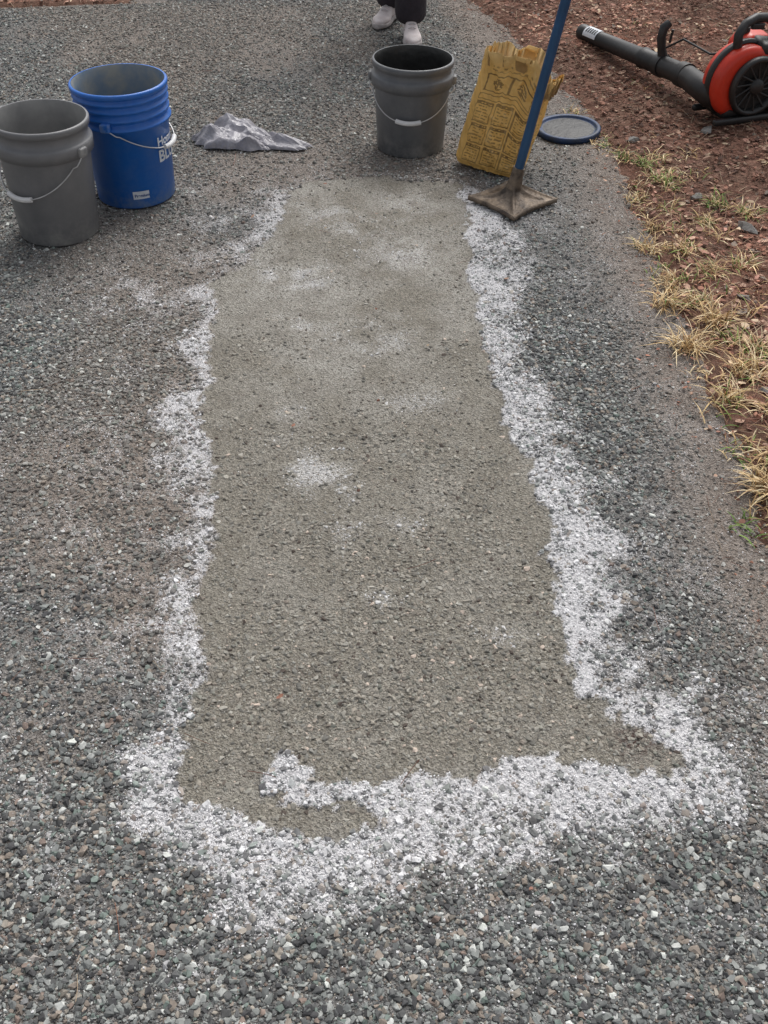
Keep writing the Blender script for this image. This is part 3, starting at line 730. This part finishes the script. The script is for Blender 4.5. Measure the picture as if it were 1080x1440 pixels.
# ---------------------------------------------------------------- person walking toward the work (full figure)
M_pant=simple('dark_trousers',(.020,.016,.022),(.035,.028,.036),20,.85,.35,70)
M_jac=simple('dark_jacket',(.03,.035,.05),(.045,.05,.065),20,.85,.3,70)
M_skin=simple('skin',(.52,.31,.23),(.56,.35,.27),30,.5,.08,100)
M_hair=simple('hair',(.05,.03,.02),(.09,.055,.035),60,.7,.5,120)
M_shoe=simple('pale_shoe',(.74,.68,.67),(.64,.56,.55),25,.65,.15,90,dust=(.35,.32,.3),dusth=.02)
M_sole=simple('shoe_sole',(.48,.44,.43),None,25,.7,.1)
M_sock=simple('white_sock',(.62,.60,.6),None,60,.9,.3,160)
def person():
    cx,cy=.080,5.40
    e=empty('person',(cx,cy,.008))
    skin('trousers',[(0,0,.94),(.085,0,.86),(.075,-.085,.50),(.052,-.125,.24),(.050,-.128,.14),(.050,-.128,.045),(-.085,0,.86),(-.062,.06,.50),(-.048,.135,.24),(-.045,.150,.14),(-.045,.152,.045),(0,0,1.02)],
         [(0,1),(1,2),(2,3),(3,4),(4,5),(0,6),(6,7),(7,8),(8,9),(9,10),(0,11)],[.135,.10,.080,.082,.084,.088,.10,.080,.082,.084,.088,.13],M_pant,e)
    skin('jacket',[(0,0,1.12),(0,0,.95),(0,-.005,1.28),(0,0,1.39),(0,.005,1.44),(.165,0,1.375),(.225,.02,1.12),(.225,-.045,.90),(-.165,0,1.375),(-.225,-.01,1.12),(-.235,-.10,.92)],
         [(0,1),(0,2),(2,3),(3,4),(3,5),(5,6),(6,7),(3,8),(8,9),(9,10)],[(.15,.12),(.155,.135),(.17,.12),(.12,.085),.062,.062,.05,.038,.062,.05,.038],M_jac,e)
    skin('neck',[(0,.0,1.42),(0,-.008,1.50)],[(0,1)],[.056,.052],M_skin,e)
    bm=bmesh.new();bmesh.ops.create_uvsphere(bm,u_segments=48,v_segments=36,radius=1)
    for v in bm.verts:
        x,y,z=v.co
        jaw=1-.28*max(0,-z)**1.3
        nx=x*.076*jaw;ny=y*.094*(1-.12*max(0,-z));nz=z*.116
        if y<0:
            fr=-y
            ny-=.022*math.exp(-(x/.14)**2-((z+.12)/.16)**2)*fr+.010*math.exp(-(x/.10)**2-((z-.08)/.16)**2)*fr
            ny+=.010*math.exp(-((abs(x)-.40)/.16)**2-((z-.02)/.10)**2)
            ny-=.006*math.exp(-(x/.30)**2-((z+.42)/.07)**2)
            ny-=.008*math.exp(-(x/.28)**2-((z+.85)/.16)**2)
            ny-=.005*math.exp(-((abs(x)-.4)/.2)**2-((z-.22)/.08)**2)
        v.co=(nx,ny,nz)
    me=bpy.data.meshes.new('head');bm.to_mesh(me);bm.free();me.shade_smooth();me.materials.append(M_skin)
    h=bpy.data.objects.new('head',me);h.location=(0,-.01,1.575);h.rotation_euler=(rad(14),0,0);link(h,e)
    M_eye=simple('eye_white',(.7,.7,.7),None,20,.2,0);M_iris=simple('iris',(.03,.02,.015),None,20,.2,0);M_lip=simple('lips',(.42,.18,.15),None,20,.5,.05)
    for sx in (-1,1):
        lathe('eye',[(0,-.011)]+[(.011*math.cos(t),.011*math.sin(t)) for t in np.linspace(-1.4,1.4,9)]+[(0,.011)],M_eye,h,20,(sx*.030,-.076,.003))
        lathe('iris',[(0,.0018),(.0035,.0014),(.0055,0)],M_iris,h,16,(sx*.030,-.0872,.003),(rad(90),0,0))
        o=lathe('ear',[(0,.006),(.012,.009),(.020,.007),(.024,0),(.020,-.004),(0,-.006)],M_skin,h,24,(sx*.076,.008,-.005),(0,rad(90)*sx,0));o.scale=(1.35,.8,1)
        tube('eyebrow',[(sx*.016,-.091,.026),(sx*.03,-.092,.030),(sx*.044,-.083,.026)],.0028,M_hair,h)
    tube('mouth',[(-.021,-.088,-.049),(-.009,-.0945,-.0475),(0,-.0950,-.0485),(.009,-.0945,-.0475),(.021,-.088,-.049)],.0035,M_lip,h)
    bm=bmesh.new();bmesh.ops.create_uvsphere(bm,u_segments=48,v_segments=32,radius=1)
    bmesh.ops.delete(bm,geom=[v for v in bm.verts if (v.co.y<-.25 and v.co.z<.55+.15*v.co.y) or v.co.z<-.55],context='VERTS')
    for v in bm.verts:
        k=1+.03*math.sin(v.co.x*40+v.co.z*25);v.co=(v.co.x*.084*k,v.co.y*.104*k+.004,v.co.z*.126*k+.004)
    me=bpy.data.meshes.new('hair');bm.to_mesh(me);bm.free();me.shade_smooth();me.materials.append(M_hair);link(bpy.data.objects.new('hair',me),h)
    for sx,w in ((1,Vector((.225,-.052,.885))),(-1,Vector((-.236,-.108,.905)))):
        d=Vector((0,-.16,-1)).normalized();f=Vector((0,-1,.16)).normalized();inn=Vector((-sx,0,0))
        V=[w,w+d*.035,w+d*.085];E=[(0,1),(1,2)]
        skin('palm',[tuple(p) for p in V],E,[.024,.028,.027],M_skin,e,2)
        for i,(off,L) in enumerate(((.030,.072),(.010,.080),(-.010,.074),(-.028,.058))):
            b=w+d*.070+f*off;p=[b,b+d*.03];p.append(p[-1]+(d*.9+inn*.25)*L*.42);p.append(p[-1]+(d*.75+inn*.6)*L*.32);p.append(p[-1]+(d*.5+inn*.8)*L*.25)
            skin('finger',[tuple(q) for q in p],[(0,1),(1,2),(2,3),(3,4)],[.010,.0095,.009,.008,.007],M_skin,e,1)
        b=w+d*.025+f*.018;p=[b,b+(d*.5+f*.8)*.028,b+(d*.8+f*.75)*.052,b+(d*1.05+f*.7+inn*.2)*.070]
        skin('thumb',[tuple(q) for q in p],[(0,1),(1,2),(2,3)],[.013,.012,.010,.008],M_skin,e,1)
    for (fx,fy,yaw,pitch) in ((.050,-.145,rad(4),0),(-.045,.145,rad(-22),rad(0))):
        se=bpy.data.objects.new('shoe',None);se.location=(fx,fy,.0);se.rotation_euler=(pitch,0,yaw);link(se,e)
        rings=[];sol=[]
        for t in np.linspace(0,1,15):
            yy=.065-.255*t
            w=.036*(1-.25*math.exp(-((t-.35)/.2)**2))*(1+.22*math.exp(-((t-.72)/.2)**2))
            endk=min(1,(t/.07))**.5 if t<.07 else (max(0,(1-t)/.16))**.5 if t>.84 else 1
            w=max(.006,w*endk);hh=max(.018,(.088 if t<.3 else .088-.052*sst(.3,.72,t))*(1 if t<.85 else max(.45,endk)))
            rings.append([(w*math.copysign(abs(math.cos(a))**.8,math.cos(a)),yy,.012+hh*(.5+.5*math.copysign(abs(math.sin(a))**.8,math.sin(a)))) for a in np.linspace(0,6.283,25)[:-1]])
            sol.append([((w+.004)*math.copysign(abs(math.cos(a))**.5,math.cos(a)),yy-(.004 if t>.9 else 0),.011+.012*math.copysign(abs(math.sin(a))**.5,math.sin(a))) for a in np.linspace(0,6.283,25)[:-1]])
        loft('upper',rings,M_shoe,se);loft('sole',sol,M_sole,se)
        for i in range(4):
            yy=-.02-.022*i;zz=.100-.011*i;tube('lace',[(-.018,yy,zz-.006),(0,yy-.004,zz+.003),(.018,yy,zz-.006)],.0025,M_sock,se)
        tube('sock',[(0,.022,.07),(0,.018,.13)],.036,M_sock,se)
person()

# ---------------------------------------------------------------- light, sky, camera
w=bpy.data.worlds.new('World');S.world=w;w.use_nodes=True;nt=w.node_tree
sky=nt.nodes.new('ShaderNodeTexSky');sky.sky_type='NISHITA';sky.sun_disc=False
sky.sun_elevation=rad(55);sky.sun_rotation=rad(20);sky.air_density=1.0;sky.dust_density=5.;sky.ozone_density=1.
hs=nt.nodes.new('ShaderNodeHueSaturation');hs.inputs['Saturation'].default_value=.25
nt.links.new(sky.outputs[0],hs.inputs['Color'])
bg=nt.nodes['Background'];nt.links.new(hs.outputs[0],bg.inputs[0]);bg.inputs[1].default_value=.15
sl=bpy.data.lights.new('sun','SUN');sl.energy=1.4;sl.angle=rad(35);sl.color=(1,.98,.95)
so=bpy.data.objects.new('sun',sl);so.rotation_euler=(rad(-35),0,rad(-20));link(so)
cam=bpy.data.cameras.new('camera');cam.sensor_fit='VERTICAL';cam.sensor_height=36;cam.lens=35;cam.clip_end=1000;cam.clip_start=.05
co=bpy.data.objects.new('camera',cam);co.location=(0,0,1.56);co.rotation_euler=(rad(90-42),0,0);link(co);S.camera=co
S.view_settings.view_transform='Standard';S.view_settings.look='None';S.view_settings.exposure=0
